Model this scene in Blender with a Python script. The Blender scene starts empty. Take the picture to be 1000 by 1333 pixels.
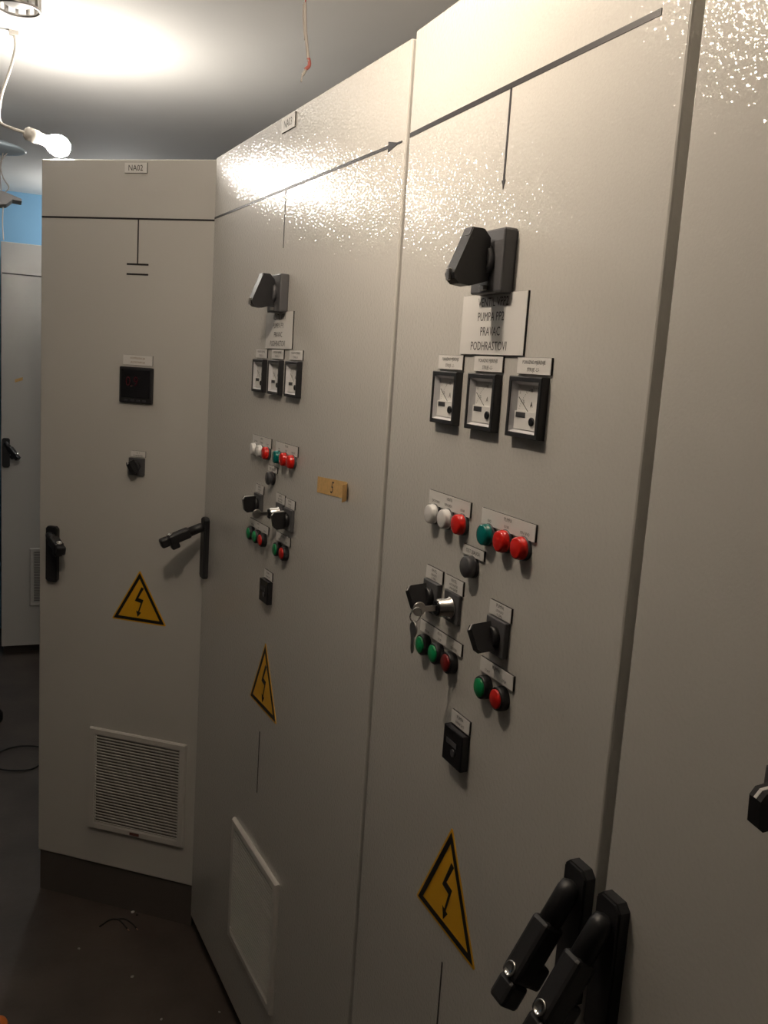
import bpy, bmesh, math, random
from mathutils import Matrix, Vector
random.seed(7)
PI = math.pi
scene = bpy.context.scene
col = scene.collection

# ------------------------------------------------------------------ camera
cam_d = bpy.data.cameras.new('camera')
cam = bpy.data.objects.new('camera', cam_d)
col.objects.link(cam)
_r = Vector((0.917514, -0.392357, 0.064988)); _u = Vector((0.002950, 0.170118, 0.985419)); _f = Vector((0.397692, 0.903944, -0.157243))
CAM = Vector((-0.57, 0.0, 1.62))
cam.matrix_world = Matrix(((_r.x, _u.x, -_f.x, CAM.x), (_r.y, _u.y, -_f.y, CAM.y), (_r.z, _u.z, -_f.z, CAM.z), (0, 0, 0, 1)))
cam_d.sensor_fit = 'HORIZONTAL'
cam_d.sensor_width = 36.0
cam_d.lens = 36.0 * 1178.0 / 1000.0
cam_d.clip_start = 0.02
scene.camera = cam
# ------------------------------------------------------------------ world, exposure
w = bpy.data.worlds.new('world'); scene.world = w; w.use_nodes = True
w.node_tree.nodes['Background'].inputs[0].default_value = (0.8, 0.85, 1.0, 1)
w.node_tree.nodes['Background'].inputs[1].default_value = 0.02
scene.view_settings.view_transform = 'Standard'
scene.view_settings.look = 'None'
scene.view_settings.gamma = 1.0
scene.view_settings.exposure = 0.0
scene.view_settings.use_curve_mapping = False
KEY_STRENGTH = 670.0      # radiance of the near work lamp's bulb
BULB_STRENGTH = 280.0      # radiance of the bare bulb in view
FAR_STRENGTH = 210.0      # radiance of the unseen bulb added to light the end wall
KEY_COL = (1.0, 0.84, 0.67)
BULB_COL = (1.0, 0.93, 0.84)
FAR_COL = (1.0, 0.98, 0.94)


# ------------------------------------------------------------------ materials
def mat(name, rgb, rough=0.5, metal=0.0, spec=0.5, noise=None, bump=None, emit=None, coat=0.0, trans=0.0, peel=None):
    m = bpy.data.materials.new(name); m.use_nodes = True
    nt = m.node_tree; b = nt.nodes['Principled BSDF']
    b.inputs['Base Color'].default_value = (*rgb, 1)
    b.inputs['Roughness'].default_value = rough
    b.inputs['Metallic'].default_value = metal
    b.inputs['Specular IOR Level'].default_value = spec
    b.inputs['Coat Weight'].default_value = coat
    b.inputs['Transmission Weight'].default_value = trans
    tc = nt.nodes.new('ShaderNodeTexCoord')
    if noise:                                   # (scale, amount): wear / mottling of the surface colour
        n = nt.nodes.new('ShaderNodeTexNoise'); n.inputs['Scale'].default_value = noise[0]; n.inputs['Detail'].default_value = 5
        r = nt.nodes.new('ShaderNodeValToRGB')
        a = noise[1]
        r.color_ramp.elements[0].position = 0.3; r.color_ramp.elements[1].position = 0.7
        r.color_ramp.elements[0].color = (*[c * (1 - a) for c in rgb], 1)
        r.color_ramp.elements[1].color = (*[min(1, c * (1 + a)) for c in rgb], 1)
        nt.links.new(tc.outputs['Object'], n.inputs['Vector'])
        nt.links.new(n.outputs['Fac'], r.inputs['Fac'])
        nt.links.new(r.outputs['Color'], b.inputs['Base Color'])
    if bump:                                    # (scale, height in metres)
        n2 = nt.nodes.new('ShaderNodeTexNoise'); n2.inputs['Scale'].default_value = bump[0]; n2.inputs['Detail'].default_value = 1.0
        mu = nt.nodes.new('ShaderNodeMath'); mu.operation = 'MULTIPLY'; mu.inputs[1].default_value = bump[1]
        bp = nt.nodes.new('ShaderNodeBump'); bp.inputs['Strength'].default_value = 1.0; bp.inputs['Distance'].default_value = 1.0
        nt.links.new(tc.outputs['Object'], n2.inputs['Vector'])
        nt.links.new(n2.outputs['Fac'], mu.inputs[0])
        nt.links.new(mu.outputs[0], bp.inputs['Height'])
        nt.links.new(bp.outputs['Normal'], b.inputs['Normal'])
    if peel:                                    # orange-peel lacquer: only the clear top layer is wavy
        n3 = nt.nodes.new('ShaderNodeTexNoise'); n3.inputs['Scale'].default_value = peel[0]; n3.inputs['Detail'].default_value = 1.0
        m3 = nt.nodes.new('ShaderNodeMath'); m3.operation = 'MULTIPLY'; m3.inputs[1].default_value = peel[1]
        b3 = nt.nodes.new('ShaderNodeBump'); b3.inputs['Strength'].default_value = 1.0; b3.inputs['Distance'].default_value = 1.0
        nt.links.new(tc.outputs['Object'], n3.inputs['Vector']); nt.links.new(n3.outputs['Fac'], m3.inputs[0])
        nt.links.new(m3.outputs[0], b3.inputs['Height']); nt.links.new(b3.outputs['Normal'], b.inputs['Coat Normal'])
        b.inputs['Coat Weight'].default_value = 1.0; b.inputs['Coat Roughness'].default_value = peel[2]
    if emit:
        b.inputs['Emission Color'].default_value = (*emit[0], 1)
        b.inputs['Emission Strength'].default_value = emit[1]
    return m


PAINT = mat('textured_grey_paint', (0.62, 0.605, 0.57), 0.5, spec=0.15, bump=(300, 0.00012), peel=(185, 0.00115, 0.05), noise=(1.5, 0.012))
PAINT_IN = mat('plain_grey_paint', (0.55, 0.545, 0.52), 0.45)
PLINTH = mat('plinth_dark', (0.105, 0.090, 0.080), 0.6)
BLACKP = mat('black_plastic', (0.018, 0.018, 0.02), 0.42, bump=(900, 0.00003))
BLACKG = mat('black_gloss_plastic', (0.012, 0.012, 0.014), 0.22)
DGREY = mat('dark_grey_plastic', (0.06, 0.06, 0.066), 0.4)
MGREY = mat('mid_grey_plastic', (0.085, 0.085, 0.09), 0.45)
LABELW = mat('label_white', (0.78, 0.765, 0.74), 0.45)
INK = mat('label_ink', (0.03, 0.028, 0.028), 0.6)
INKO = mat('label_ink_brown', (0.30, 0.17, 0.08), 0.6)
LINE = mat('black_line_tape', (0.022, 0.02, 0.022), 0.5)
YEL = mat('sign_yellow', (0.80, 0.42, 0.02), 0.45)
SIGNK = mat('sign_black', (0.012, 0.010, 0.010), 0.5)
DIAL = mat('dial_white', (0.80, 0.79, 0.77), 0.5)
DIALB = mat('dial_box_grey', (0.62, 0.62, 0.64), 0.5)
RED = mat('red_lens', (0.72, 0.018, 0.012), 0.2, coat=0.4)
TEAL = mat('teal_lens', (0.0, 0.17, 0.155), 0.2, coat=0.4)
WHITEL = mat('clear_white_lens', (0.80, 0.79, 0.78), 0.2, coat=0.4)
GREEN = mat('green_cap', (0.004, 0.27, 0.085), 0.35)
REDCAP = mat('red_cap', (0.62, 0.018, 0.014), 0.35)
REDDK = mat('dark_red_cap', (0.22, 0.012, 0.012), 0.35)
CHROME = mat('chrome', (0.78, 0.77, 0.75), 0.14, metal=1.0)
STEEL = mat('dull_steel', (0.5, 0.48, 0.46), 0.32, metal=1.0)
VENTG = mat('vent_grey_plastic', (0.60, 0.58, 0.545), 0.5)
FILTER = mat('filter_mat_dark', (0.24, 0.23, 0.215), 0.9)
TAPE = mat('masking_tape', (0.68, 0.43, 0.17), 0.65, noise=(120, 0.10))
CEIL = mat('ceiling_white', (0.86, 0.85, 0.83), 0.8, noise=(3, 0.02))
WALLW = mat('wall_grey', (0.14, 0.135, 0.13), 0.8, noise=(2, 0.03))
WALLB = mat('wall_blue_paint', (0.22, 0.44, 0.66), 0.75, noise=(2, 0.03))
FLOOR = mat('floor_brown_paint', (0.072, 0.056, 0.046), 0.55, noise=(5, 0.30), bump=(60, 0.0006))
WIREW = mat('white_cable', (0.72, 0.68, 0.62), 0.5)
WIREG = mat('grey_cable', (0.36, 0.33, 0.30), 0.55)
WIREK = mat('black_wire', (0.012, 0.011, 0.011), 0.5)
WIRER = mat('red_wire', (0.36, 0.10, 0.085), 0.6)
COPPER = mat('copper', (0.55, 0.33, 0.22), 0.35, metal=1.0)
PALEB = mat('pale_blue_enamel', (0.50, 0.60, 0.68), 0.4)
ORANGE = mat('orange_rubber', (0.75, 0.20, 0.04), 0.5)
SCRAP = mat('scrap_white', (0.75, 0.73, 0.70), 0.6)
CLAY = mat('tag_brown', (0.12, 0.04, 0.03), 0.5)
DISPR = mat('display_red_digit', (0.05, 0.002, 0.006), 0.3, emit=((0.9, 0.05, 0.12), 0.004))
KEYLAMP = mat('lamp_disc_lit', (0.9, 0.9, 0.9), 0.5, emit=(KEY_COL, KEY_STRENGTH))
BULBLIT = mat('bulb_lit', (0.9, 0.9, 0.9), 0.5, emit=(BULB_COL, BULB_STRENGTH))
FARLIT = mat('far_fill_bulb_lit', (0.9, 0.9, 0.9), 0.5, emit=(FAR_COL, FAR_STRENGTH))
LEDBLUE = mat('blue_strip_lit', (0.2, 0.4, 0.7), 0.4, emit=((0.35, 0.62, 1.0), 0.6))


# ------------------------------------------------------------------ mesh building
class MB:
    def __init__(s):
        s.v = []; s.f = []; s.m = []; s.s = []
    def add(s, v, f, m=0, smooth=False):
        o = len(s.v); s.v += [tuple(p) for p in v]
        for q in f:
            s.f.append([i + o for i in q]); s.m.append(m); s.s.append(smooth)
        return s
    def box(s, x0, x1, y0, y1, z0, z1, m=0, c=0.0):
        if c <= 0:
            v = [(x, y, z) for x in (x0, x1) for y in (y0, y1) for z in (z0, z1)]
            f = [(0, 1, 3, 2), (4, 6, 7, 5), (0, 4, 5, 1), (2, 3, 7, 6), (0, 2, 6, 4), (1, 5, 7, 3)]
            return s.add(v, f, m)
        bm = bmesh.new(); bmesh.ops.create_cube(bm, size=1)
        for q in bm.verts:
            q.co = Vector(((x0 + x1) / 2 + q.co.x * (x1 - x0), (y0 + y1) / 2 + q.co.y * (y1 - y0), (z0 + z1) / 2 + q.co.z * (z1 - z0)))
        bmesh.ops.bevel(bm, geom=list(bm.edges), offset=c, segments=2, profile=0.5, affect='EDGES')
        bm.verts.index_update()
        s.add([q.co for q in bm.verts], [[q.index for q in f.verts] for f in bm.faces], m); bm.free(); return s
    def prism(s, pts, a0, a1, axis, m=0):
        """pts: polygon in the two other axes (x,z for axis y; y,z for axis x; x,y for axis z)"""
        n = len(pts)
        def P(p, a):
            return {'x': (a, p[0], p[1]), 'y': (p[0], a, p[1]), 'z': (p[0], p[1], a)}[axis]
        v = [P(p, a0) for p in pts] + [P(p, a1) for p in pts]
        f = [list(range(n))[::-1], list(range(n, 2 * n))] + [[i, (i + 1) % n, n + (i + 1) % n, n + i] for i in range(n)]
        return s.add(v, f, m)
    def lathe(s, prof, n=28, axis='y', m=0, c=(0, 0, 0), caps=(True, True)):
        """prof: (radius, position) list; position runs along the axis"""
        v = []; f = []
        for (r, h) in prof:
            for k in range(n):
                a = 2 * PI * k / n; x, y = r * math.cos(a), r * math.sin(a)
                p = {'y': (x, h, y), 'z': (x, y, h), 'x': (h, x, y)}[axis]
                v.append((p[0] + c[0], p[1] + c[1], p[2] + c[2]))
        for i in range(len(prof) - 1):
            for k in range(n):
                f.append([i * n + k, i * n + (k + 1) % n, (i + 1) * n + (k + 1) % n, (i + 1) * n + k])
        s.add(v, f, m, True)
        L = len(prof) - 1
        o = len(s.v) - len(v)
        for i, cp in ((0, caps[0]), (L, caps[1])):
            if cp and prof[i][0] > 1e-6:
                s.f.append([o + i * n + k for k in range(n)]); s.m.append(m); s.s.append(False)
        return s
    def tube(s, path, r, n=8, m=0):
        P = [Vector(p) for p in path]; v = []; f = []
        up = Vector((0.13, 0.27, 0.95))
        for i, p in enumerate(P):
            t = (P[min(i + 1, len(P) - 1)] - P[max(i - 1, 0)]).normalized()
            a = t.cross(up)
            if a.length < 1e-3: a = t.cross(Vector((1, 0, 0)))
            a.normalize(); b = t.cross(a)
            rr = r[i] if isinstance(r, (list, tuple)) else r
            for k in range(n):
                g = 2 * PI * k / n
                v.append(p + a * (rr * math.cos(g)) + b * (rr * math.sin(g)))
        for i in range(len(P) - 1):
            for k in range(n):
                f.append([i * n + k, i * n + (k + 1) % n, (i + 1) * n + (k + 1) % n, (i + 1) * n + k])
        s.add(v, f, m, True)
        o = len(s.v) - len(v)
        for i in (0, len(P) - 1):
            s.f.append([o + i * n + k for k in range(n)]); s.m.append(m); s.s.append(True)
        return s
    def mesh(s, name, mats):
        me = bpy.data.meshes.new(name)
        me.from_pydata(s.v, [], s.f)
        for m in mats: me.materials.append(m)
        me.polygons.foreach_set('material_index', s.m)
        me.polygons.foreach_set('use_smooth', s.s)
        bm = bmesh.new(); bm.from_mesh(me); bmesh.ops.recalc_face_normals(bm, faces=bm.faces); bm.to_mesh(me); bm.free()
        me.update()
        return me


def curve_path(pts, n=10):
    """Catmull-Rom through the points"""
    P = [Vector(p) for p in pts]; P = [P[0] * 2 - P[1]] + P + [P[-1] * 2 - P[-2]]; out = []
    for i in range(1, len(P) - 2):
        for k in range(n):
            t = k / n
            out.append(0.5 * ((2 * P[i]) + (P[i + 1] - P[i - 1]) * t + (2 * P[i - 1] - 5 * P[i] + 4 * P[i + 1] - P[i + 2]) * t * t + (3 * P[i] - P[i - 1] - 3 * P[i + 1] + P[i + 2]) * t ** 3))
    out.append(P[-2]); return out


def obj(name, mb, mats, parent=None, loc=(0, 0, 0), rot=(0, 0, 0), label=None, cat=None, group=None, kind=None):
    me = mb if isinstance(mb, bpy.types.Mesh) else mb.mesh(name, mats if isinstance(mats, (list, tuple)) else [mats])
    o = bpy.data.objects.new(name, me); col.objects.link(o)
    o.parent = parent; o.location = loc; o.rotation_euler = rot
    if label: o['label'] = label
    if cat: o['category'] = cat
    if group: o['group'] = group
    if kind: o['kind'] = kind
    return o


def thing(name, label, cat, loc=(0, 0, 0), rz=0.0, group=None):
    o = bpy.data.objects.new(name, None); col.objects.link(o); o.empty_display_size = 0.1
    o.location = loc; o.rotation_euler = (0, 0, rz); o['label'] = label; o['category'] = cat
    if group: o['group'] = group
    return o


_cache = {}
def cached(key, build, mats, name):
    if key not in _cache: _cache[key] = build().mesh(name, mats)
    return _cache[key]


def text_mesh(lines):
    """lines: (string, centre x, centre z, cap height, max width). Flat lettering in the x-z plane facing -y."""
    V = []; F = []
    for (t, cx, cz, h, wd) in lines:
        cu = bpy.data.curves.new('lettering', 'FONT'); cu.body = t; cu.size = 1.0; cu.resolution_u = 2; cu.fill_mode = 'FRONT'
        o = bpy.data.objects.new('lettering_source', cu)
        col.objects.link(o); bpy.context.view_layer.update()
        me = bpy.data.meshes.new_from_object(o.evaluated_get(bpy.context.evaluated_depsgraph_get()))
        xs = [v.co.x for v in me.vertices]; ys = [v.co.y for v in me.vertices]
        x0, x1, y0, y1 = min(xs), max(xs), min(ys), max(ys)
        sz = h / 0.70; sx = sz * 0.86
        if (x1 - x0) * sx > wd: sx = wd / (x1 - x0)
        base = len(V)
        for v in me.vertices:
            V.append((cx + (v.co.x - (x0 + x1) / 2) * sx, 0.0, cz + (v.co.y - 0.35) * sz))
        for p in me.polygons: F.append([base + i for i in p.vertices])
        bpy.data.objects.remove(o); bpy.data.curves.remove(cu); bpy.data.meshes.remove(me)
    m = bpy.data.meshes.new('lettering'); m.from_pydata(V, [], F); m.update()
    # face -y
    if m.polygons and sum(p.normal.y * p.area for p in m.polygons) > 0: m.flip_normals()
    return m


def label_plate(root, x0, x1, z0, z1, lines, ink=INK, label=None, th=0.003):
    """engraved laminate plate: white face, black core at its edges, lettering on the face"""
    wx, hz = (x1 - x0) / 2, (z1 - z0) / 2
    b = MB()
    b.box(-wx, wx, -th * 0.78, 0, -hz, hz, 1)
    b.box(-wx + 0.0003, wx - 0.0003, -th, -th * 0.78, -hz + 0.0003, hz - 0.0003, 0)
    o = obj('label_plate', b, [LABELW, SIGNK], root, ((x0 + x1) / 2, 0, (z0 + z1) / 2), label=label)
    if lines:
        for ln in lines:
            me = text_mesh([ln]); me.materials.append(ink)
            obj('lettering', me, None, o, (0, -th - 0.0002, 0))
    return o


# ------------------------------------------------------------------ fixtures (x right, z up, -y out of the door)
def make_ammeter(root, x, z, phase):
    S2 = 0.0352
    def bezel():
        b = MB(); i = 0.0295; d = 0.0105
        outer = [(-S2, -S2), (S2, -S2), (S2, S2), (-S2, S2)]; inner = [(-i, -i), (i, -i), (i, i), (-i, i)]
        ch = 0.0012
        o2 = [(p[0] - math.copysign(ch, p[0]), p[1] - math.copysign(ch, p[1])) for p in outer]
        v = [(p[0], 0, p[1]) for p in outer] + [(p[0], -d + ch, p[1]) for p in outer] + [(p[0], -d, p[1]) for p in o2] + [(p[0], -d, p[1]) for p in inner] + [(p[0], -d + 0.001, p[1]) for p in inner]
        f = []
        for r in range(4):
            for k in range(4): f.append([r * 4 + k, r * 4 + (k + 1) % 4, (r + 1) * 4 + (k + 1) % 4, (r + 1) * 4 + k])
        return b.add(v, f)
    o = obj('ammeter', cached('bezel', bezel, [BLACKP], 'ammeter'), None, root, (x, 0, z), label='square panel ammeter for phase %s with black bezel' % phase)
    def box_():
        b = MB(); i = 0.0293; j = 0.0255
        v = [(sx * i, -0.0093, sz * i) for sx, sz in ((-1, -1), (1, -1), (1, 1), (-1, 1))] + [(sx * j, -0.0015, sz * j) for sx, sz in ((-1, -1), (1, -1), (1, 1), (-1, 1))]
        return b.add(v, [[k, (k + 1) % 4, 4 + (k + 1) % 4, 4 + k] for k in range(4)])
    obj('dial_box', cached('dialbox', box_, [DIALB], 'dial_box'), None, o)
    def dial():
        return MB().box(-0.0255, 0.0255, -0.0016, -0.0008, -0.0255, 0.0255)
    obj('dial', cached('dial', dial, [DIAL], 'dial'), None, o)
    def cover():
        b = MB(); b.prism([(-0.0255, -0.0255), (0.0255, -0.0255), (0.0255, -0.002), (0.016, -0.0045), (-0.0255, -0.0045)], -0.0046, -0.0017, 'y'); return b
    obj('dial_cover', cached('dialcover', cover, [DIAL], 'dial_cover'), None, o)
    def screw():
        b = MB(); b.lathe([(0.0052, -0.0047), (0.0052, -0.0062), (0.0042, -0.0068)], 18, c=(0.0135, 0, -0.0155)); return b
    obj('adjusting_screw', cached('screw', screw, [BLACKG], 'adjusting_screw'), None, o)
    def np_():
        b = MB(); b.box(-0.022, -0.002, -0.0051, -0.0047, -0.012, -0.006); return b
    obj('nameplate', cached('nameplate', np_, [DGREY], 'nameplate'), None, o)
    if 'scale' not in _cache:
        m = text_mesh([('A', 0.005, 0.004, 0.0066, 0.01), ('%', -0.012, 0.0065, 0.004, 0.006), ('50', 0.004, 0.0195, 0.0036, 0.008), ('100', 0.0195, 0.0215, 0.0028, 0.008), ('0', -0.021, 0.0165, 0.003, 0.005), ('1.5', -0.016, -0.0155, 0.0022, 0.01), ('IP', -0.0165, -0.0195, 0.0022, 0.01)])
        m.materials.append(INK)
        bm = bmesh.new(); bm.from_mesh(m)
        for k in range(21):            # scale ticks on a quarter arc
            a = math.radians(170 - k * 4.6); ra, rb = 0.036, 0.0375 + (0.0015 if k % 5 == 0 else 0)
            cx, cz = 0.014, -0.014
            d = Vector((math.cos(a), 0, math.sin(a))); t = Vector((-math.sin(a), 0, math.cos(a))) * 0.00028
            q = [Vector((cx, 0, cz)) + d * ra - t, Vector((cx, 0, cz)) + d * rb - t, Vector((cx, 0, cz)) + d * rb + t, Vector((cx, 0, cz)) + d * ra + t]
            if all(abs(p.x) < 0.025 and abs(p.z) < 0.025 for p in q): bm.faces.new([bm.verts.new(p) for p in q])
        bm.to_mesh(m); bm.free(); _cache['scale'] = m
    obj('scale_marks', _cache['scale'], None, o, (0, -0.0019, 0), kind='stuff')
    def needle():
        return MB().prism([(-0.0225, 0.011), (-0.0222, 0.0116), (0.0, -0.0045), (-0.0008, -0.0045)], -0.0026, -0.0022, 'y')
    obj('needle', cached('needle', needle, [INK], 'needle'), None, o)
    return o


def make_pilot(root, x, z, lens, colour):
    def bez():
        return MB().lathe([(0.0146, 0.0), (0.0146, -0.0035), (0.0136, -0.005)], 32)
    o = obj('pilot_light', cached('pilotbezel', bez, [DGREY], 'pilot_light'), None, root, (x, 0, z), label='round %s pilot light' % colour)
    def ln():
        b = MB(); b.lathe([(0.0138, -0.003), (0.0138, -0.0085), (0.0131, -0.0088), (0.0131, -0.0122), (0.0122, -0.0136), (0.0100, -0.0143), (0.0, -0.0150)], 32); return b
    obj('lens', cached('lens' + colour, ln, [lens], 'lens'), None, o)


def make_button(root, x, z, cap, colour):
    def bez():
        return MB().lathe([(0.0150, 0.0), (0.0150, -0.009), (0.0140, -0.0112), (0.0122, -0.0112), (0.0120, -0.008)], 32, caps=(True, False))
    o = obj('push_button', cached('btnbezel', bez, [BLACKP], 'push_button'), None, root, (x, 0, z), label='round %s push button in black collar' % colour)
    def cp():
        return MB().lathe([(0.0118, -0.004), (0.0118, -0.0126), (0.0108, -0.0134), (0.0, -0.0136)], 32)
    obj('button_cap', cached('cap' + colour, cp, [cap], 'button_cap'), None, o)


def make_test_button(root, x, z):
    o = obj('push_button', MB().lathe([(0.0146, 0), (0.0146, -0.004), (0.0136, -0.005)], 32), [BLACKP], root, (x, 0, z), label='round black lamp test button')
    obj('button_cap', MB().lathe([(0.0140, -0.004), (0.0140, -0.0125), (0.0125, -0.0142), (0.0, -0.0146)], 32), [DGREY], o)


def make_rotary(root, x, z, turn, size=0.0225):
    def plate():
        return MB().box(-size, size, -0.008, 0, -size, size, c=0.0016)
    o = obj('rotary_switch', cached('rotplate%g' % size, plate, [MGREY], 'rotary_switch'), None, root, (x, 0, z), label='square dark grey rotary switch')
    def knob():
        b = MB(); b.lathe([(0.0145, -0.007), (0.0145, -0.014), (0.0125, -0.0155)], 28)
        b.prism([(-0.013, 0.019), (-0.037, 0.0165), (-0.041, 0.010), (-0.036, -0.014), (-0.030, -0.0185), (-0.013, -0.017)], -0.0058, 0.0058, 'x'); return b
    obj('knob', cached('rotknob', knob, [BLACKP], 'knob'), None, o, rot=(0, turn, 0))
    def ind():
        b = MB(); b.prism([(-0.016, 0.0192), (-0.037, 0.0170), (-0.0415, 0.0105), (-0.0409, 0.0100), (-0.0366, 0.0162), (-0.016, 0.0184)], -0.0014, 0.0014, 'x'); return b
    obj('indicator_line', cached('rotind', ind, [LABELW], 'indicator_line'), None, o, rot=(0, turn, 0))


def make_key_switch(root, x, z):
    def plate():
        return MB().box(-0.0215, 0.0215, -0.005, 0, -0.0205, 0.0205, c=0.0012)
    o = obj('key_switch', cached('keyplate', plate, [MGREY], 'key_switch'), None, root, (x, 0, z), label='square key switch with chrome collar')
    def cyl():
        return MB().lathe([(0.0148, -0.005), (0.0148, -0.008), (0.0125, -0.0095), (0.0122, -0.024), (0.0105, -0.026)], 32, caps=(True, False))
    obj('collar', cached('keycyl', cyl, [CHROME], 'collar'), None, o)
    obj('lock_core', cached('keycore', lambda: MB().lathe([(0.0098, -0.025), (0.0098, -0.0275), (0.0085, -0.028)], 28), [BLACKG], 'lock_core'), None, o)


def make_keys(root_m, x, z, hang, label):
    """key standing in the lock, optionally with a ring and a second key hanging"""
    M = root_m @ Matrix.Translation((x, 0, z))
    t = thing('key_bunch', label, 'keys', M.to_translation(), root_m.to_euler().z)
    b = MB(); b.box(-0.0012, 0.0012, -0.0460, -0.0282, -0.0035, 0.0035)
    b.lathe([(0.0085, -0.0011), (0.0098, 0.0), (0.0085, 0.0011)], 22, axis='x', c=(0, -0.052, 0))
    obj('key', b, [STEEL], t)
    if hang:
        ring = [(0.0035 * math.sin(2 * PI * k / 20), -0.056 + 0.008 * math.cos(2 * PI * k / 20), -0.0075 + 0.0105 * math.sin(2 * PI * k / 20)) for k in range(21)]
        obj('key_ring', MB().tube(ring, 0.0010, 6), [CHROME], t)
        b = MB(); b.lathe([(0.0095, -0.0012), (0.0108, 0.0), (0.0095, 0.0012)], 22, axis='y', c=(0.0, -0.058, -0.027))
        b.prism([(-0.0036, -0.036), (0.0036, -0.036), (0.0036, -0.056), (0.0012, -0.060), (-0.0018, -0.0585), (-0.0036, -0.052)], -0.0591, -0.0569, 'y')
        obj('key', b, [STEEL], t)


def make_breaker(root, x, z):
    def plate():
        b = MB(); b.box(-0.0375, 0.0375, -0.0185, 0, -0.0375, 0.0375, c=0.0025); b.lathe([(0.019, -0.018), (0.019, -0.024), (0.018, -0.0255)], 32); return b
    o = obj('breaker_switch', cached('brkplate', plate, [MGREY], 'breaker_switch'), None, root, (x, 0, z), label='main breaker switch with black lever handle')
    def lever():
        b = MB()
        b.prism([(-0.022, 0.026), (-0.031, 0.036), (-0.046, 0.036), (-0.068, -0.018), (-0.0665, -0.0245), (-0.060, -0.030), (-0.046, -0.0315), (-0.022, -0.024)], -0.012, 0.012, 'x')
        return b
    obj('lever', cached('brklever', lever, [BLACKP], 'lever'), None, o)
    obj('lever_cap', cached('brkcap', lambda: MB().prism([(-0.0315, 0.0362), (-0.0458, 0.0362), (-0.0496, 0.0270), (-0.0500, 0.0272), (-0.0464, 0.0370), (-0.0313, 0.0370)], -0.009, 0.009, 'x'), [DGREY], 'lever_cap'), None, o)
    obj('padlock_bar', cached('brkbar', lambda: MB().box(-0.004, 0.004, -0.0708, -0.0672, -0.0265, -0.0125, c=0.0008), [STEEL], 'padlock_bar'), None, o)
    obj('latch', cached('brklatch', lambda: MB().box(-0.006, 0.006, -0.024, -0.018, -0.034, -0.028, c=0.001), [STEEL], 'latch'), None, o)


def make_meter_module(root, x, z):
    def base():
        b = MB(); b.box(-0.026, 0.026, -0.012, 0, -0.0245, 0.0245, c=0.0014); return b
    o = obj('hour_counter', cached('hourc', base, [BLACKG], 'hour_counter'), None, root, (x, 0, z), label='square black running hours counter')
    obj('counter_window', cached('hourw', lambda: MB().box(-0.016, 0.012, -0.0126, -0.0119, 0.002, 0.009), [DGREY], 'counter_window'), None, o)
    obj('counter_knob', cached('hourk', lambda: MB().lathe([(0.005, -0.0118), (0.005, -0.0136)], 18, c=(0.004, 0, -0.006)), [DGREY], 'counter_knob'), None, o)


def warning_sign(root, cx, z0, side):
    h = side * 0.866
    def tri(k, y0, y1, b, m=0):
        c = h / 3; pts = []
        R = h * 2 / 3 * k
        for a in (90, 210, 330):                        # slightly rounded corners
            for da in (-20, 20):
                pts.append((R * math.cos(math.radians(a)) + 0.0022 * math.cos(math.radians(a + da * 2.5)), c + R * math.sin(math.radians(a)) + 0.0022 * math.sin(math.radians(a + da * 2.5))))
        b.prism(pts, y0, y1, 'y', m); return b
    o = obj('warning_sign', tri(0.985, -0.0008, 0, MB()), [YEL], root, (cx, 0, z0), label='yellow triangular high voltage warning sticker')
    # black border ring
    b = MB(); c = h / 3
    Ro, Ri = h * 2 / 3 * 0.955, h * 2 / 3 * 0.78
    v = []
    for R in (Ro, Ri):
        for a in (90, 210, 330): v.append((R * math.cos(math.radians(a)), -0.0011, c + R * math.sin(math.radians(a))))
    b.add(v, [[k, (k + 1) % 3, 3 + (k + 1) % 3, 3 + k] for k in range(3)])
    b.add([(p[0], -0.0008, p[2]) for p in v], [[k, (k + 1) % 3, 3 + (k + 1) % 3, 3 + k] for k in range(3)])
    obj('border', b, [SIGNK], o)
    s = side / 0.17
    bolt = [(0.006, 0.102), (-0.014, 0.060), (0.005, 0.056), (-0.003, 0.030), (-0.009, 0.032), (-0.004, 0.014), (0.007, 0.028), (0.001, 0.029), (0.0135, 0.066), (-0.003, 0.069), (0.014, 0.099)]
    obj('lightning_bolt', MB().prism([(p[0] * s, p[1] * s) for p in bolt], -0.0011, -0.0008, 'y'), [SIGNK], o)


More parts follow.
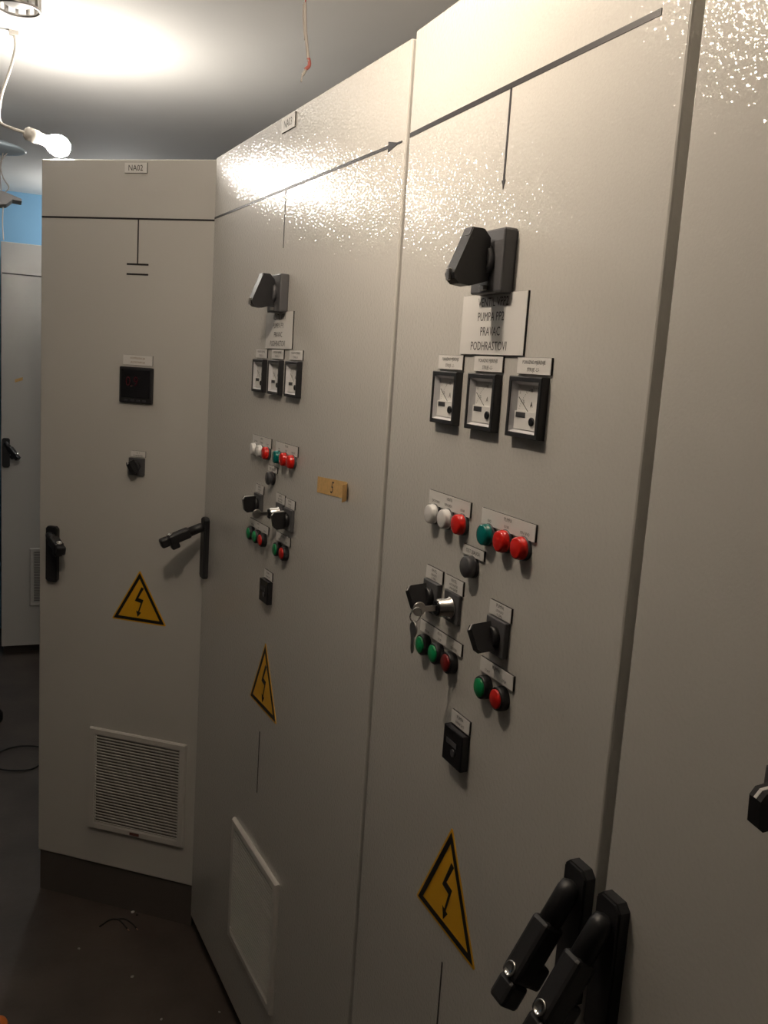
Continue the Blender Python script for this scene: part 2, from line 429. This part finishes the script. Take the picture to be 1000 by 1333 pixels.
def door_handle(root, x, z0, z1, tilt, length=0.135, yaw=0.0, label=None):
    """swing handle: back plate, pulled-out grip pivoted near the top, lock cylinder"""
    hw = 0.0185; zc = (z0 + z1) / 2; hh = (z1 - z0) / 2
    b = MB()
    b.prism([(-hw, -hh + 0.007), (-hw + 0.007, -hh), (hw - 0.007, -hh), (hw, -hh + 0.007), (hw, hh - 0.007), (hw - 0.007, hh), (-hw + 0.007, hh), (-hw, hh - 0.007)], -0.011, 0, 'y')
    b.prism([(-hw + 0.002, -hh + 0.008), (-hw + 0.008, -hh + 0.002), (hw - 0.008, -hh + 0.002), (hw - 0.002, -hh + 0.008), (hw - 0.002, hh - 0.008), (hw - 0.008, hh - 0.002), (-hw + 0.008, hh - 0.002), (-hw + 0.002, hh - 0.008)], -0.0135, -0.011, 'y')
    o = obj('door_handle', b, [BLACKP], root, (x, 0, zc), label=label or 'black swing door handle')
    g = MB(); L = length
    # grip along -z from pivot, its outer face towards -y
    g.tube([(0, 0, 0.009), (0, 0, 0.006), (0, 0, -0.002), (0, 0, -L * 0.30)], [0.004, 0.0105, 0.0122, 0.0125], 16)
    g.box(-0.0135, 0.0135, -0.0140, 0.0130, -L * 0.80, -L * 0.28, c=0.005)
    g.box(-0.0118, 0.0118, 0.008, 0.026, -L * 0.80, -L * 0.60, c=0.004)
    g.box(-0.0128, 0.0128, -0.0128, 0.0120, -L, -L * 0.79, c=0.005)
    e = (-tilt, 0, yaw)
    zp = hh - 0.026
    gr = obj('grip', g, [BLACKP], o, (0, -0.018, zp), e, label='black grip pulled out of the handle plate')
    q = MB(); q.lathe([(0.0084, -0.0140), (0.0084, -0.0158), (0.0066, -0.0165), (0.006, -0.0150), (0.0, -0.0150)], 24, c=(0, 0, -L * 0.735))
    obj('lock_cylinder', q, [CHROME], o, (0, -0.018, zp), e, label='round chrome lock cylinder')


def vent(root, cx, z0, size=0.308):
    h = size / 2; f = 0.021
    b = MB()
    o_ = [(-h, -h), (h, -h), (h, h), (-h, h)]; sgn = lambda t: math.copysign(1, t)
    rings = [(0.0, 0.0), (0.0, -0.005), (0.003, -0.0095), (f - 0.004, -0.0095), (f, -0.006), (f, -0.001)]
    v = [(p[0] - sgn(p[0]) * r, y, p[1] - sgn(p[1]) * r) for r, y in rings for p in o_]
    b.add(v, [[r * 4 + k, r * 4 + (k + 1) % 4, (r + 1) * 4 + (k + 1) % 4, (r + 1) * 4 + k] for r in range(len(rings) - 1) for k in range(4)])
    o = obj('ventilation_grille', b, [VENTG], root, (cx, 0, z0 + h), label='square light grey louvred ventilation grille')
    i = h - f
    obj('filter_mat', MB().box(-i, i, -0.0012, -0.0002, -i, i), [FILTER], o)
    b = MB(); n = 30; pitch = 2 * i / n
    for k in range(n):
        z = -i + (k + 0.5) * pitch
        # lip at the front, sloping back and down towards the filter mat
        b.prism([(-0.0085, z - 0.0026), (-0.0085, z + 0.0006), (-0.0068, z + 0.0012), (-0.0012, z - 0.0026), (-0.0012, z - 0.0040)], -i, i, 'x')
    obj('louvre_slats', b, [VENTG], o, kind='stuff')
    return o


def bar(root, x0, x1, z0, z1, name='circuit_line', arrow=None):
    b = MB(); b.box(x0, x1, -0.0007, 0, z0, z1)
    if arrow:
        b.prism(arrow, -0.0009, 0, 'y')
    return obj(name, b, [LINE], root)


def cabinet(name, label, loc, rz, x0, x1, zb=0.05, zt=2.107, depth=0.40, plinth=0.05, body_in=(0.006, 0.006), bevel=0.003):
    root = thing(name, label, 'cabinet', (loc[0], loc[1], 0), rz, 'grey electrical cabinets')
    b = MB(); b.box(x0 + body_in[0], x1 - body_in[1], 0.024, depth, plinth, zt - 0.001)
    obj('body', b, [PAINT_IN], root)
    obj('door', MB().box(x0, x1, 0.0, 0.020, zb, zt, c=bevel), [PAINT], root, label='door of textured light grey painted steel')
    return root


# ------------------------------------------------------------------ the room
FZ, CZ = 0.0, 2.42
def slab(name, x0, x1, y0, y1, z0, z1, m):
    return obj(name, MB().box(x0, x1, y0, y1, z0, z1), [m], kind='structure')
slab('floor', -1.9, 0.55, -1.3, 5.55, -0.1, 0.0, FLOOR)
slab('ceiling', -1.9, 0.55, -1.3, 5.55, CZ, CZ + 0.1, CEIL)
slab('wall_far', -1.9, 0.55, 5.45, 5.55, 0.0, CZ, WALLB)
slab('wall_right', 0.5, 0.6, -1.3, 5.45, 0.0, CZ, WALLW)
slab('wall_left', -1.9, -1.8, -1.3, 5.45, 0.0, CZ, WALLW)
slab('wall_near', -1.8, 0.5, -1.3, -1.2, 0.0, CZ, WALLW)

# ------------------------------------------------------------------ cabinets
R2 = -PI / 2
O2 = (0.0, 0.99807)
A3 = 0.0598
O3 = (-0.02405, 1.8332)
R3 = -PI / 2 + A3
O4 = (-0.44587, 2.69141)
R4 = math.radians(-39.54)


def pump_panel(root, pump, sw1x, keyx, pumpx, knob_turn):
    """the instruments that the two pump cabinets have in common"""
    label_plate(root, -0.0785, 0.0790, 1.6440, 1.7187, [('VENTIL VPP%d' % pump, 0, 0.0275, 0.0108, 0.098), ('PUMPA PP%d' % pump, -0.003, 0.0098, 0.0108, 0.092), ('PRAVAC', -0.002, -0.0083, 0.0108, 0.06), ('PODHRASTOVI', -0.004, -0.0262, 0.0108, 0.112)], label='large white plate naming the valve and pump')
    make_breaker(root, 0.004, 1.7545)
    for k, x in enumerate((-0.1035, -0.0020, 0.1005)):
        make_ammeter(root, x, 1.5852, 'L%d' % (k + 1))
        xl = (-0.1025, -0.0005, 0.1045)[k]
        label_plate(root, xl - 0.0355, xl + 0.0355, 1.6232, 1.6425, [('POKAZNO MJERENJE', 0, 0.0042, 0.0042, 0.060), ('STRUJE -L%d-' % (k + 1), 0, -0.0042, 0.0042, 0.038)])
    label_plate(root, -0.1365, -0.0155, 1.4350, 1.4553, [('VENTIL', 0.002, 0.0050, 0.0042, 0.03), ('ZATVOREN', -0.038, -0.0035, 0.0036, 0.032), ('OTVOREN', 0.0, -0.0035, 0.0036, 0.030), ('KVAR', 0.041, -0.0035, 0.0036, 0.018)])
    label_plate(root, 0.0150, 0.1395, 1.4345, 1.4550, [('PUMPA', 0.002, 0.0050, 0.0046, 0.03), ('RAD', -0.041, -0.0038, 0.0036, 0.015), ('KVAR', 0.0, -0.0038, 0.0036, 0.018), ('MIN NIVO', 0.041, -0.0038, 0.0036, 0.034)])
    for x, l, c in ((-0.115, WHITEL, 'white'), (-0.0745, WHITEL, 'white'), (-0.034, RED, 'red'), (0.036, TEAL, 'green'), (0.0765, RED, 'red'), (0.117, RED, 'red')):
        make_pilot(root, x, 1.4235, l, c)
    label_plate(root, -0.0270, 0.0290, 1.3872, 1.4002, [('TEST SIJALICA', 0, 0, 0.0048, 0.048)])
    make_test_button(root, 0.001, 1.3745)
    label_plate(root, sw1x - 0.0255, sw1x + 0.0255, 1.3305, 1.3490, [('VENTIL', 0, 0.0050, 0.0042, 0.024), ('LOKALNO', 0, -0.0012, 0.0030, 0.024), ('0 - DALJ', 0, -0.0060, 0.0030, 0.024)])
    make_rotary(root, sw1x, 1.3075, knob_turn)
    label_plate(root, keyx - 0.0255, keyx + 0.0255, 1.3295, 1.3490, [('VENTIL', 0, 0.0055, 0.0042, 0.024), ('AUTOMATSKI', 0, -0.0008, 0.0032, 0.040), ('UPRAVLJANJE', 0, -0.0058, 0.0032, 0.040)])
    make_key_switch(root, keyx, 1.3085)
    label_plate(root, pumpx - 0.0255, pumpx + 0.0255, 1.3285, 1.3465, [('PUMPA', 0, 0.0050, 0.0046, 0.026), ('LOKALNO', 0, -0.0012, 0.0030, 0.024), ('0 - DALJ', 0, -0.0060, 0.0030, 0.024)])
    make_rotary(root, pumpx, 1.3050, knob_turn)
    label_plate(root, -0.1345, -0.0085, 1.2500, 1.2668, [('VENTIL', 0.0, 0.0040, 0.0038, 0.024), ('OTVORI', -0.040, -0.0038, 0.0034, 0.024), ('STOP', 0.0, -0.0038, 0.0034, 0.018), ('ZATVORI', 0.042, -0.0038, 0.0034, 0.026)])
    for x, c, n in ((-0.1145, GREEN, 'green'), (-0.0735, GREEN, 'green'), (-0.0340, (REDCAP if pump == 1 else REDDK), 'red' if pump == 1 else 'dark red')):
        make_button(root, x, 1.2345, c, n)
    label_plate(root, 0.0420, 0.1220, 1.2505, 1.2690, [('PUMPA', 0.0, 0.0045, 0.0046, 0.026), ('START', -0.020, -0.0042, 0.0034, 0.02), ('STOP', 0.020, -0.0042, 0.0034, 0.018)])
    for x, c, n in ((0.0590, GREEN, 'green'), (0.0995, REDCAP, 'red')):
        make_button(root, x, 1.2335, c, n)
    label_plate(root, -0.0210, 0.0290, 1.1560, 1.1745, [('PUMPA', 0, 0.0040, 0.0046, 0.028), ('RADNI SATI', 0, -0.0038, 0.0036, 0.038)])
    make_meter_module(root, 0.003, 1.1300)
    warning_sign(root, 0.002, 0.862, 0.173)


# middle cabinet with the second pump
c2 = cabinet('electrical_cabinet', 'grey control cabinet with the clearly lettered pump PP2 plate, middle of the row', O2, R2, -0.2955, 0.3056)
pump_panel(c2, 2, -0.103, -0.0435, 0.0785, math.radians(-24))
bar(c2, -0.2925, 0.2640, 1.9580, 1.9645)
bar(c2, -0.0049, -0.0011, 1.852, 1.959, arrow=[(-0.0072, 1.853), (0.0012, 1.853), (-0.003, 1.842)])
bar(c2, 0.0030, 0.0058, 0.47, 0.8150)
door_handle(c2, 0.2865, 0.9650, 1.1220, math.radians(31))

# far end of the row: cabinet with the first pump
c3 = cabinet('electrical_cabinet', 'wide grey control cabinet with masking tape and louvred vent, pump PP1 plate', O3, R3, -0.515, 0.513)
pump_panel(c3, 1, -0.076, 0.056, 0.112, math.radians(8))
bar(c3, -0.5120, 0.4600, 1.9590, 1.9640, arrow=[(0.455, 1.9695), (0.455, 1.9535), (0.486, 1.9600), (0.502, 1.9600), (0.502, 1.9630), (0.486, 1.9630)])
bar(c3, -0.0045, -0.0015, 1.846, 1.960)
bar(c3, -0.0125, -0.0095, 0.660, 0.805)
label_plate(c3, -0.0370, 0.0360, 2.0735, 2.1025, [('NA03', 0, 0, 0.0155, 0.052)], label='small white plate reading NA03')
vent(c3, 0.000, 0.222)
door_handle(c3, -0.4790, 1.0430, 1.2050, math.radians(68), 0.112)

# nearest cabinet at the right edge of the view
c1 = cabinet('electrical_cabinet', 'grey cabinet door at the right edge beside the black door gap', O2, R2, 0.3200, 1.05)
label_plate(c1, 0.4990, 0.5500, 1.3320, 1.3500, [('VENTIL', 0, 0.0050, 0.0042, 0.024), ('LOKALNO', 0, -0.0012, 0.0030, 0.024), ('0 - DALJ', 0, -0.0060, 0.0030, 0.024)])
make_rotary(c1, 0.5250, 1.3075, math.radians(8))
door_handle(c1, 0.3430, 0.9650, 1.1190, math.radians(31))

# angled compensation cabinet
c4 = cabinet('electrical_cabinet', 'grey cabinet standing at an angle with black square display and plate NA02', O4, R4, 0.0, 0.5157, zb=0.128, plinth=0.0, depth=0.42)
obj('plinth', MB().box(0.004, 0.512, 0.006, 0.024, 0.0, 0.127), [PLINTH], c4)
bar(c4, 0.002, 0.5150, 1.9570, 1.9615)
bar(c4, 0.2935, 0.2970, 1.8440, 1.9580)
bar(c4, 0.2635, 0.3275, 1.8420, 1.8465)
bar(c4, 0.2635, 0.3275, 1.8165, 1.8210)
label_plate(c4, 0.2530, 0.3185, 2.0725, 2.0985, [('NA02', 0, 0, 0.0145, 0.050)], label='small white plate reading NA02')
label_plate(c4, 0.2595, 0.3480, 1.5835, 1.6100, [('KOMPENZACIJA', 0, 0.0050, 0.0050, 0.070), ('JALOVE ENERGIJE', 0, -0.0055, 0.0046, 0.074)], ink=INKO)
dsp = obj('display', MB().box(-0.0495, 0.0495, -0.011, 0, -0.0475, 0.0475, c=0.003), [BLACKP], c4, (0.3030, 0, 1.5310), label='square black controller display with dim red digits')
obj('display_glass', MB().box(-0.042, 0.042, -0.0122, -0.0108, -0.034, 0.040, c=0.0004), [BLACKG], dsp)
dm = text_mesh([('0.9', -0.010, 0.010, 0.026, 0.04)]); dm.materials.append(DISPR)
obj('digits', dm, None, dsp, (0, -0.0125, 0))
for k in range(4):
    obj('key_button', MB().box(-0.005, 0.005, -0.0120, -0.0105, -0.0025, 0.0025, c=0.0005), [DGREY], dsp, (-0.027 + k * 0.018, 0, -0.041))
label_plate(c4, 0.2885, 0.3335, 1.3390, 1.3555, [('0 - 1', 0, 0.003, 0.004, 0.03), ('KOMPENZACIJA', 0, -0.004, 0.0032, 0.038)])
make_rotary(c4, 0.3085, 1.3130, math.radians(-25), 0.0235)
warning_sign(c4, 0.3235, 0.8805, 0.166)
v4 = vent(c4, 0.3300, 0.2415)
obj('maker_tag', MB().box(-0.0150, 0.0150, -0.0108, -0.0094, -0.004, 0.004), [CLAY], v4, (0.0, 0, -0.1440), label='small brown tag on the grille frame')
door_handle(c4, 0.0470, 0.9610, 1.1210, math.radians(74), 0.100, yaw=math.radians(55))

# cabinet at the end wall
c5 = cabinet('electrical_cabinet', 'distant grey cabinet against the end wall, seen left of the angled one', (0.0, 4.95), 0.0, -0.526, 0.46)
bar(c5, -0.520, 0.455, 1.9530, 1.9590)
vent(c5, -0.235, 0.265)
door_handle(c5, -0.5035, 0.9970, 1.1450, math.radians(45), 0.105, yaw=math.radians(50))

# rails between the row's doors, and the recessed base under the row
slab('trim_1', 0.03, 0.06, 1.290, 1.325, 0.05, 2.100, PLINTH)
obj('trim_2', MB().box(0.045, 0.40, -0.05, 1.29, 0.0, 0.050), [PLINTH], kind='structure')
obj('trim_3', MB().box(-0.5, 0.5, 0.05, 0.39, 0.0, 0.0495), [PLINTH], None, (O3[0], O3[1], 0), (0, 0, R3), kind='structure')
obj('trim_4', MB().box(-0.515, 0.455, 5.0, 5.34, 0.0, 0.0495), [PLINTH], kind='structure')

# ------------------------------------------------------------------ things on and by the cabinets
M2 = Matrix.Translation((O2[0], O2[1], 0)) @ Matrix.Rotation(R2, 4, 'Z')
M3 = Matrix.Translation((O3[0], O3[1], 0)) @ Matrix.Rotation(R3, 4, 'Z')
M5 = Matrix.Translation((0, 4.95, 0))
make_keys(M2, -0.0435, 1.3085, True, 'two keys on a ring, one in the key switch of the middle cabinet')
make_keys(M3, 0.056, 1.3085, False, 'single small key in the key switch of the wide cabinet')


def tape_strip(M, x0, x1, zc, hh, slope, curl, label, text=None):
    t = thing('masking_tape', label, 'tape', (M @ Vector(((x0 + x1) / 2, 0, zc))), M.to_euler().z)
    b = MB(); hw = (x1 - x0) / 2; v = []; f = []
    path = [(-hw, -0.0006), (hw * 0.4, -0.0006), (hw * 0.72, -0.0008), (hw * 0.84, -0.0030), (hw * 0.93, -0.0085), (hw, -0.0170)] if curl else [(-hw, -0.0006), (0, -0.0006), (hw, -0.0006)]
    for (x, y) in path:
        drop = 0.0
        if curl and x > hw * 0.8: drop = -0.004 * (x - hw * 0.8) / (hw * 0.2)
        for dy in (0, 0.0004):
            v += [(x, y + dy, slope * x - hh + drop), (x, y + dy, slope * x + hh + drop)]
    n = len(path)
    for i in range(n - 1):
        a, c = i * 4, (i + 1) * 4
        f += [(a, c, c + 1, a + 1), (a + 2, a + 3, c + 3, c + 2), (a, a + 2, c + 2, c), (a + 1, c + 1, c + 3, a + 3)]
    f += [(0, 1, 3, 2), (n * 4 - 4, n * 4 - 2, n * 4 - 1, n * 4 - 3)]
    b.add(v, f); obj('strip', b, [TAPE], t)
    if text:
        me = text_mesh([(text, -0.005, 0.000, 0.022, 0.02)]); me.materials.append(INK)
        for q in me.vertices: q.co.x += q.co.z * 0.25      # hand-drawn slant
        obj('lettering', me, None, t, (0, -0.0009, 0))


tape_strip(M3, 0.2430, 0.3940, 1.4010, 0.0150, 0.06, True, 'yellow masking tape marked 5 with one curled end', '5')
tape_strip(M5, -0.462, -0.425, 1.4400, 0.008, 0.35, False, 'scrap of tape on the distant cabinet door')

# ------------------------------------------------------------------ lamps and hanging cables
# bare bulb at the end of its cable, above the angled cabinet
BL = Vector((-0.404, 2.715, 2.152))
t = thing('pendant_bulb', 'bare glowing bulb hanging on a white cable above the angled cabinet', 'lamp', BL)
ax = Vector((0.072, 0.02, -0.014)).normalized()
def along(prof, m, name, label=None):
    b = MB(); b.lathe(prof, 24, axis='z')
    q = Vector((0, 0, 1)).rotation_difference(ax)
    o = obj(name, b, [m], t, (0, 0, 0)); o.rotation_mode = 'QUATERNION'; o.rotation_quaternion = q
    if label: o['label'] = label
along([(0.0, 0.034), (0.016, 0.029), (0.026, 0.016), (0.0285, 0.002), (0.025, -0.014), (0.016, -0.028), (0.0135, -0.036)], BULBLIT, 'bulb', 'glowing white bulb')
along([(0.0145, -0.034), (0.0150, -0.052), (0.0175, -0.056), (0.0175, -0.082), (0.010, -0.090)], WIREW, 'socket', 'white lamp socket')
s0 = ax * -0.088
obj('cable', MB().tube(curve_path([s0, s0 + Vector((-0.030, -0.005, 0.004)), Vector((-0.144, 0.0, 0.040)), Vector((-0.141, 0.0, 0.10)), Vector((-0.118, 0.0, 0.175)), Vector((-0.106, 0.0, 0.228)), Vector((-0.110, 0.0, 0.2660))], 8), 0.0042, 8), [WIREW], t)
obj('cable_clip', MB().box(-0.122, -0.098, -0.008, 0.008, 0.2560, 0.2680), [WIREW], t)

# near LED bulb hung over the photographer, just above the view: dome turned up, opaque base below
KP = Vector((-0.49, 1.08, 2.195))
t = thing('pendant_bulb', 'LED bulb on a looped cable under the ceiling above the photographer', 'lamp', KP)
KAX = Vector((0, 0, 1)).rotation_difference(Vector((0.72, 0.20, 0.66)))
def kpart(name, prof, m, caps=(True, True), label=None):
    o = obj(name, MB().lathe(prof, 28, axis='z', caps=caps), [m], t, label=label); o.rotation_mode = 'QUATERNION'; o.rotation_quaternion = KAX
kpart('bulb', [(0.0330, 0.0), (0.0315, 0.0100), (0.0266, 0.0195), (0.0190, 0.0270), (0.0095, 0.0316), (0.0, 0.0330)], KEYLAMP, label='glowing bulb dome')
kpart('heat_sink', [(0.0340, 0.0020), (0.0342, -0.004), (0.0290, -0.020), (0.0190, -0.040), (0.0150, -0.046)], WIREW, (False, True))
kpart('socket', [(0.0160, -0.044), (0.0175, -0.048), (0.0175, -0.076), (0.008, -0.084)], WIREW)
k0 = KAX @ Vector((0, 0, -0.082))
obj('cable', MB().tube(curve_path([k0, k0 + KAX @ Vector((0, 0, -0.02)), Vector((-0.070, 0.030, -0.095)), Vector((-0.110, 0.040, -0.02)), Vector((-0.100, 0.045, 0.12)), Vector((-0.10, 0.045, CZ - KP.z))], 8), 0.004, 8), [WIREW], t)

# unseen bulb behind the angled cabinet, added to brighten end wall and ceiling
FP = Vector((0.02, 4.87, 2.24))
t = thing('end_wall_fill_bulb', 'unseen bulb added to light the end wall, hidden behind the angled cabinet', 'lamp', FP)
obj('bulb', MB().lathe([(0.0, -0.036), (0.018, -0.030), (0.029, -0.012), (0.028, 0.006), (0.016, 0.026), (0.013, 0.034)], 24, axis='z'), [FARLIT], t)
obj('socket', MB().lathe([(0.0145, 0.032), (0.0160, 0.050), (0.0160, 0.075), (0.004, 0.085)], 24, axis='z'), [WIREW], t)
obj('cable', MB().tube([(0, 0, 0.08), (0.002, 0, 0.12), (0, 0, CZ - FP.z)], 0.004, 8), [WIREW], t)

# caged ceiling fitting at the top left corner
t = thing('caged_ceiling_light', 'round ceiling light fitting with silver ribbed cage at the top corner', 'lamp', (-0.512, 2.42, CZ))
obj('base', MB().lathe([(0.046, 0.0), (0.046, -0.008), (0.040, -0.012)], 28, axis='z'), [WIREW], t)
obj('glass', MB().lathe([(0.036, -0.010), (0.038, -0.022), (0.028, -0.030), (0.0, -0.033)], 24, axis='z'), [DIAL], t)
obj('cage_ring', MB().tube([(0.049 * math.cos(2 * PI * k / 28), 0.049 * math.sin(2 * PI * k / 28), -0.037) for k in range(29)], 0.0035, 6), [STEEL], t)
for k in range(12):
    a = 2 * PI * k / 12
    obj('cage_rib', cached('rib', lambda: MB().box(0.044, 0.051, -0.0035, 0.0035, -0.037, -0.002), [STEEL], 'cage_rib'), None, t, rot=(0, 0, a))

# hanging fitting near the left edge: pale blue dish, wires, dark tray
t = thing('hanging_tray', 'dark tray hung on wires under a pale blue dish at the left edge', 'light fitting', (-0.56, 3.60, 2.09))
obj('dish', MB().lathe([(0.006, 0.222), (0.040, 0.220), (0.090, 0.206), (0.107, 0.196), (0.100, 0.192), (0.060, 0.186), (0.0, 0.182)], 32, axis='z'), [PALEB], t, label='pale blue dish')
obj('stem', MB().tube([(0, 0, 0.22), (0, 0, CZ - 2.09)], 0.004, 8), [WIREW], t)
obj('tray', MB().prism([(-0.10, 0.052), (0.030, 0.048), (0.088, 0.030), (0.090, 0.022), (0.060, 0.024), (0.040, 0.006), (0.0, 0.0), (-0.10, 0.0)], -0.05, 0.05, 'y'), [DGREY], t, label='dark grey tray')
for pth in ([(0.045, 0, 0.190), (0.022, 0, 0.150), (0.028, 0, 0.105), (0.048, 0, 0.070), (0.030, 0, 0.046)], [(0.030, 0, 0.188), (0.020, 0.004, 0.120), (0.024, 0, 0.046)]):
    obj('wire', MB().tube(curve_path(pth, 6), 0.0022, 6), [WIREG], t)
obj('cord', MB().tube(curve_path([(0.030, 0.02, 0.006), (0.028, 0.02, -0.05), (0.031, 0.02, -0.11)], 6), 0.0022, 6), [WIREW], t)

# cut cable hanging over the wide cabinet
t = thing('cut_cable', 'grey cut cable with red tip hanging from the ceiling', 'cable', (-0.005, 1.80, CZ))
c0 = [(-0.012, 0, 0.0), (-0.010, 0, -0.06), (-0.008, 0, -0.125)]
obj('inner_wire', MB().tube(curve_path(c0, 6), 0.0014, 6), [WIRER], t)
obj('sheath', MB().tube(curve_path([(-0.009, 0, -0.118), (-0.006, 0, -0.16), (0.000, 0, -0.200), (0.004, 0, -0.222)], 6), 0.0032, 8), [WIREG], t)
obj('inner_wire', MB().tube(curve_path([(-0.0125, 0.001, -0.122), (-0.011, 0.001, -0.150), (-0.006, 0.001, -0.185)], 6), 0.0012, 6), [WIREG], t)
obj('red_sleeve', MB().tube(curve_path([(0.003, 0, -0.216), (0.0055, 0, -0.224), (0.0045, 0, -0.231), (-0.002, 0, -0.238)], 6), 0.0036, 8), [WIRER], t, label='red insulation')
obj('bent_end', MB().tube(curve_path([(0.003, 0, -0.232), (-0.003, 0, -0.242), (-0.0075, 0, -0.251), (-0.0095, 0, -0.262)], 6), [0.0030] * 12 + [0.0016] * 7, 8), [WIREG], t)

# blue-lit device far behind, at the left edge
t = thing('wall_device', 'dark wall device with pale blue lit strips at the left edge', 'device', (-0.60, 5.448, 0.0))
obj('case', MB().box(-0.07, 0.07, -0.05, 0, 0.42, 0.80, c=0.006), [DGREY], t)
for z in (0.615, 0.665, 0.685):
    obj('light_strip', MB().box(-0.06, 0.06, -0.056, -0.049, z, z + 0.012), [LEDBLUE], t)

# ------------------------------------------------------------------ litter on the floor
loop = []
for k in range(26):
    a = -2.6 + k * (2 * PI * 0.92) / 25
    loop.append((-0.475 + 0.105 * math.cos(a) + 0.006 * math.sin(3 * a), 3.63 + 0.115 * math.sin(a), 0.004 + 0.003 * (1 + math.sin(2 * a))))
obj('wire_loop', MB().tube(curve_path(loop, 3), 0.0035, 6), [WIREK], label='thin black wire loop lying on the floor far left', cat='wire')
def offcut(pts, label, r=0.0022):
    t = thing('wire_offcut', label, 'wire', (pts[0][0], pts[0][1], 0), 0, 'wire offcuts on the floor')
    P = [(p[0] - pts[0][0], p[1] - pts[0][1], r + 0.001) for p in pts]
    obj('insulation', MB().tube(curve_path(P, 6), r, 6), [WIREK], t)
    d = (Vector(P[-1]) - Vector(P[-2])).normalized()
    obj('bare_end', MB().tube([P[-1], Vector(P[-1]) + d * 0.008], r * 0.7, 6), [COPPER], t)
offcut([(-0.293, 2.44), (-0.262, 2.463), (-0.238, 2.455), (-0.220, 2.405)], 'black curved wire offcut on the floor, left one of the pair')
offcut([(-0.250, 2.462), (-0.222, 2.455), (-0.204, 2.425), (-0.196, 2.400)], 'black curved wire offcut on the floor, right one of the pair')
for k, (x, y, s, m, d) in enumerate(((-0.195, 2.485, 0.0060, SCRAP, 'bright white crumb beside the wire offcuts'), (-0.185, 2.468, 0.005, WIREK, 'black crumb right of the bright white crumb'), (-0.206, 2.508, 0.005, WIREK, 'black crumb behind the bright white crumb'),
                                     (-0.355, 2.36, 0.0045, WIREG, 'grey crumb on the dark floor left of the wire offcuts'), (-0.235, 2.20, 0.005, WIREG, 'grey crumb on the dark floor in front of the wire offcuts'), (-0.19, 2.02, 0.0040, WIREG, 'pale crumb on the floor at the lower edge'), (-0.05, 2.0, 0.0035, WIREG, 'pale crumb on the floor near the wide cabinet'))):
    b = MB(); pts = [(s * (0.8 + 0.4 * random.random()) * math.cos(a), s * 0.7 * math.sin(a)) for a in [2 * PI * i / 6 for i in range(6)]]
    b.prism(pts, 0.0, s * 0.5, 'z'); obj('floor_scrap', b, [m], None, (x, y, 0.0), (0, 0, random.random() * 3), label=d, cat='scrap', group='scraps on the floor')
obj('black_plug', MB().lathe([(0.018, 0.0), (0.024, 0.01), (0.024, 0.04), (0.014, 0.055), (0.006, 0.065)], 20, axis='z'), [WIREK], None, (-0.552, 4.05, 0.0), label='small black plug standing on the floor at the left edge', cat='plug')
obj('orange_cap', MB().lathe([(0.026, 0.0), (0.028, 0.006), (0.024, 0.016), (0.012, 0.022), (0.0, 0.023)], 24, axis='z'), [ORANGE], None, (-0.565, 2.115, 0.0), label='round orange cap on the floor in the lower left corner', cat='cap')
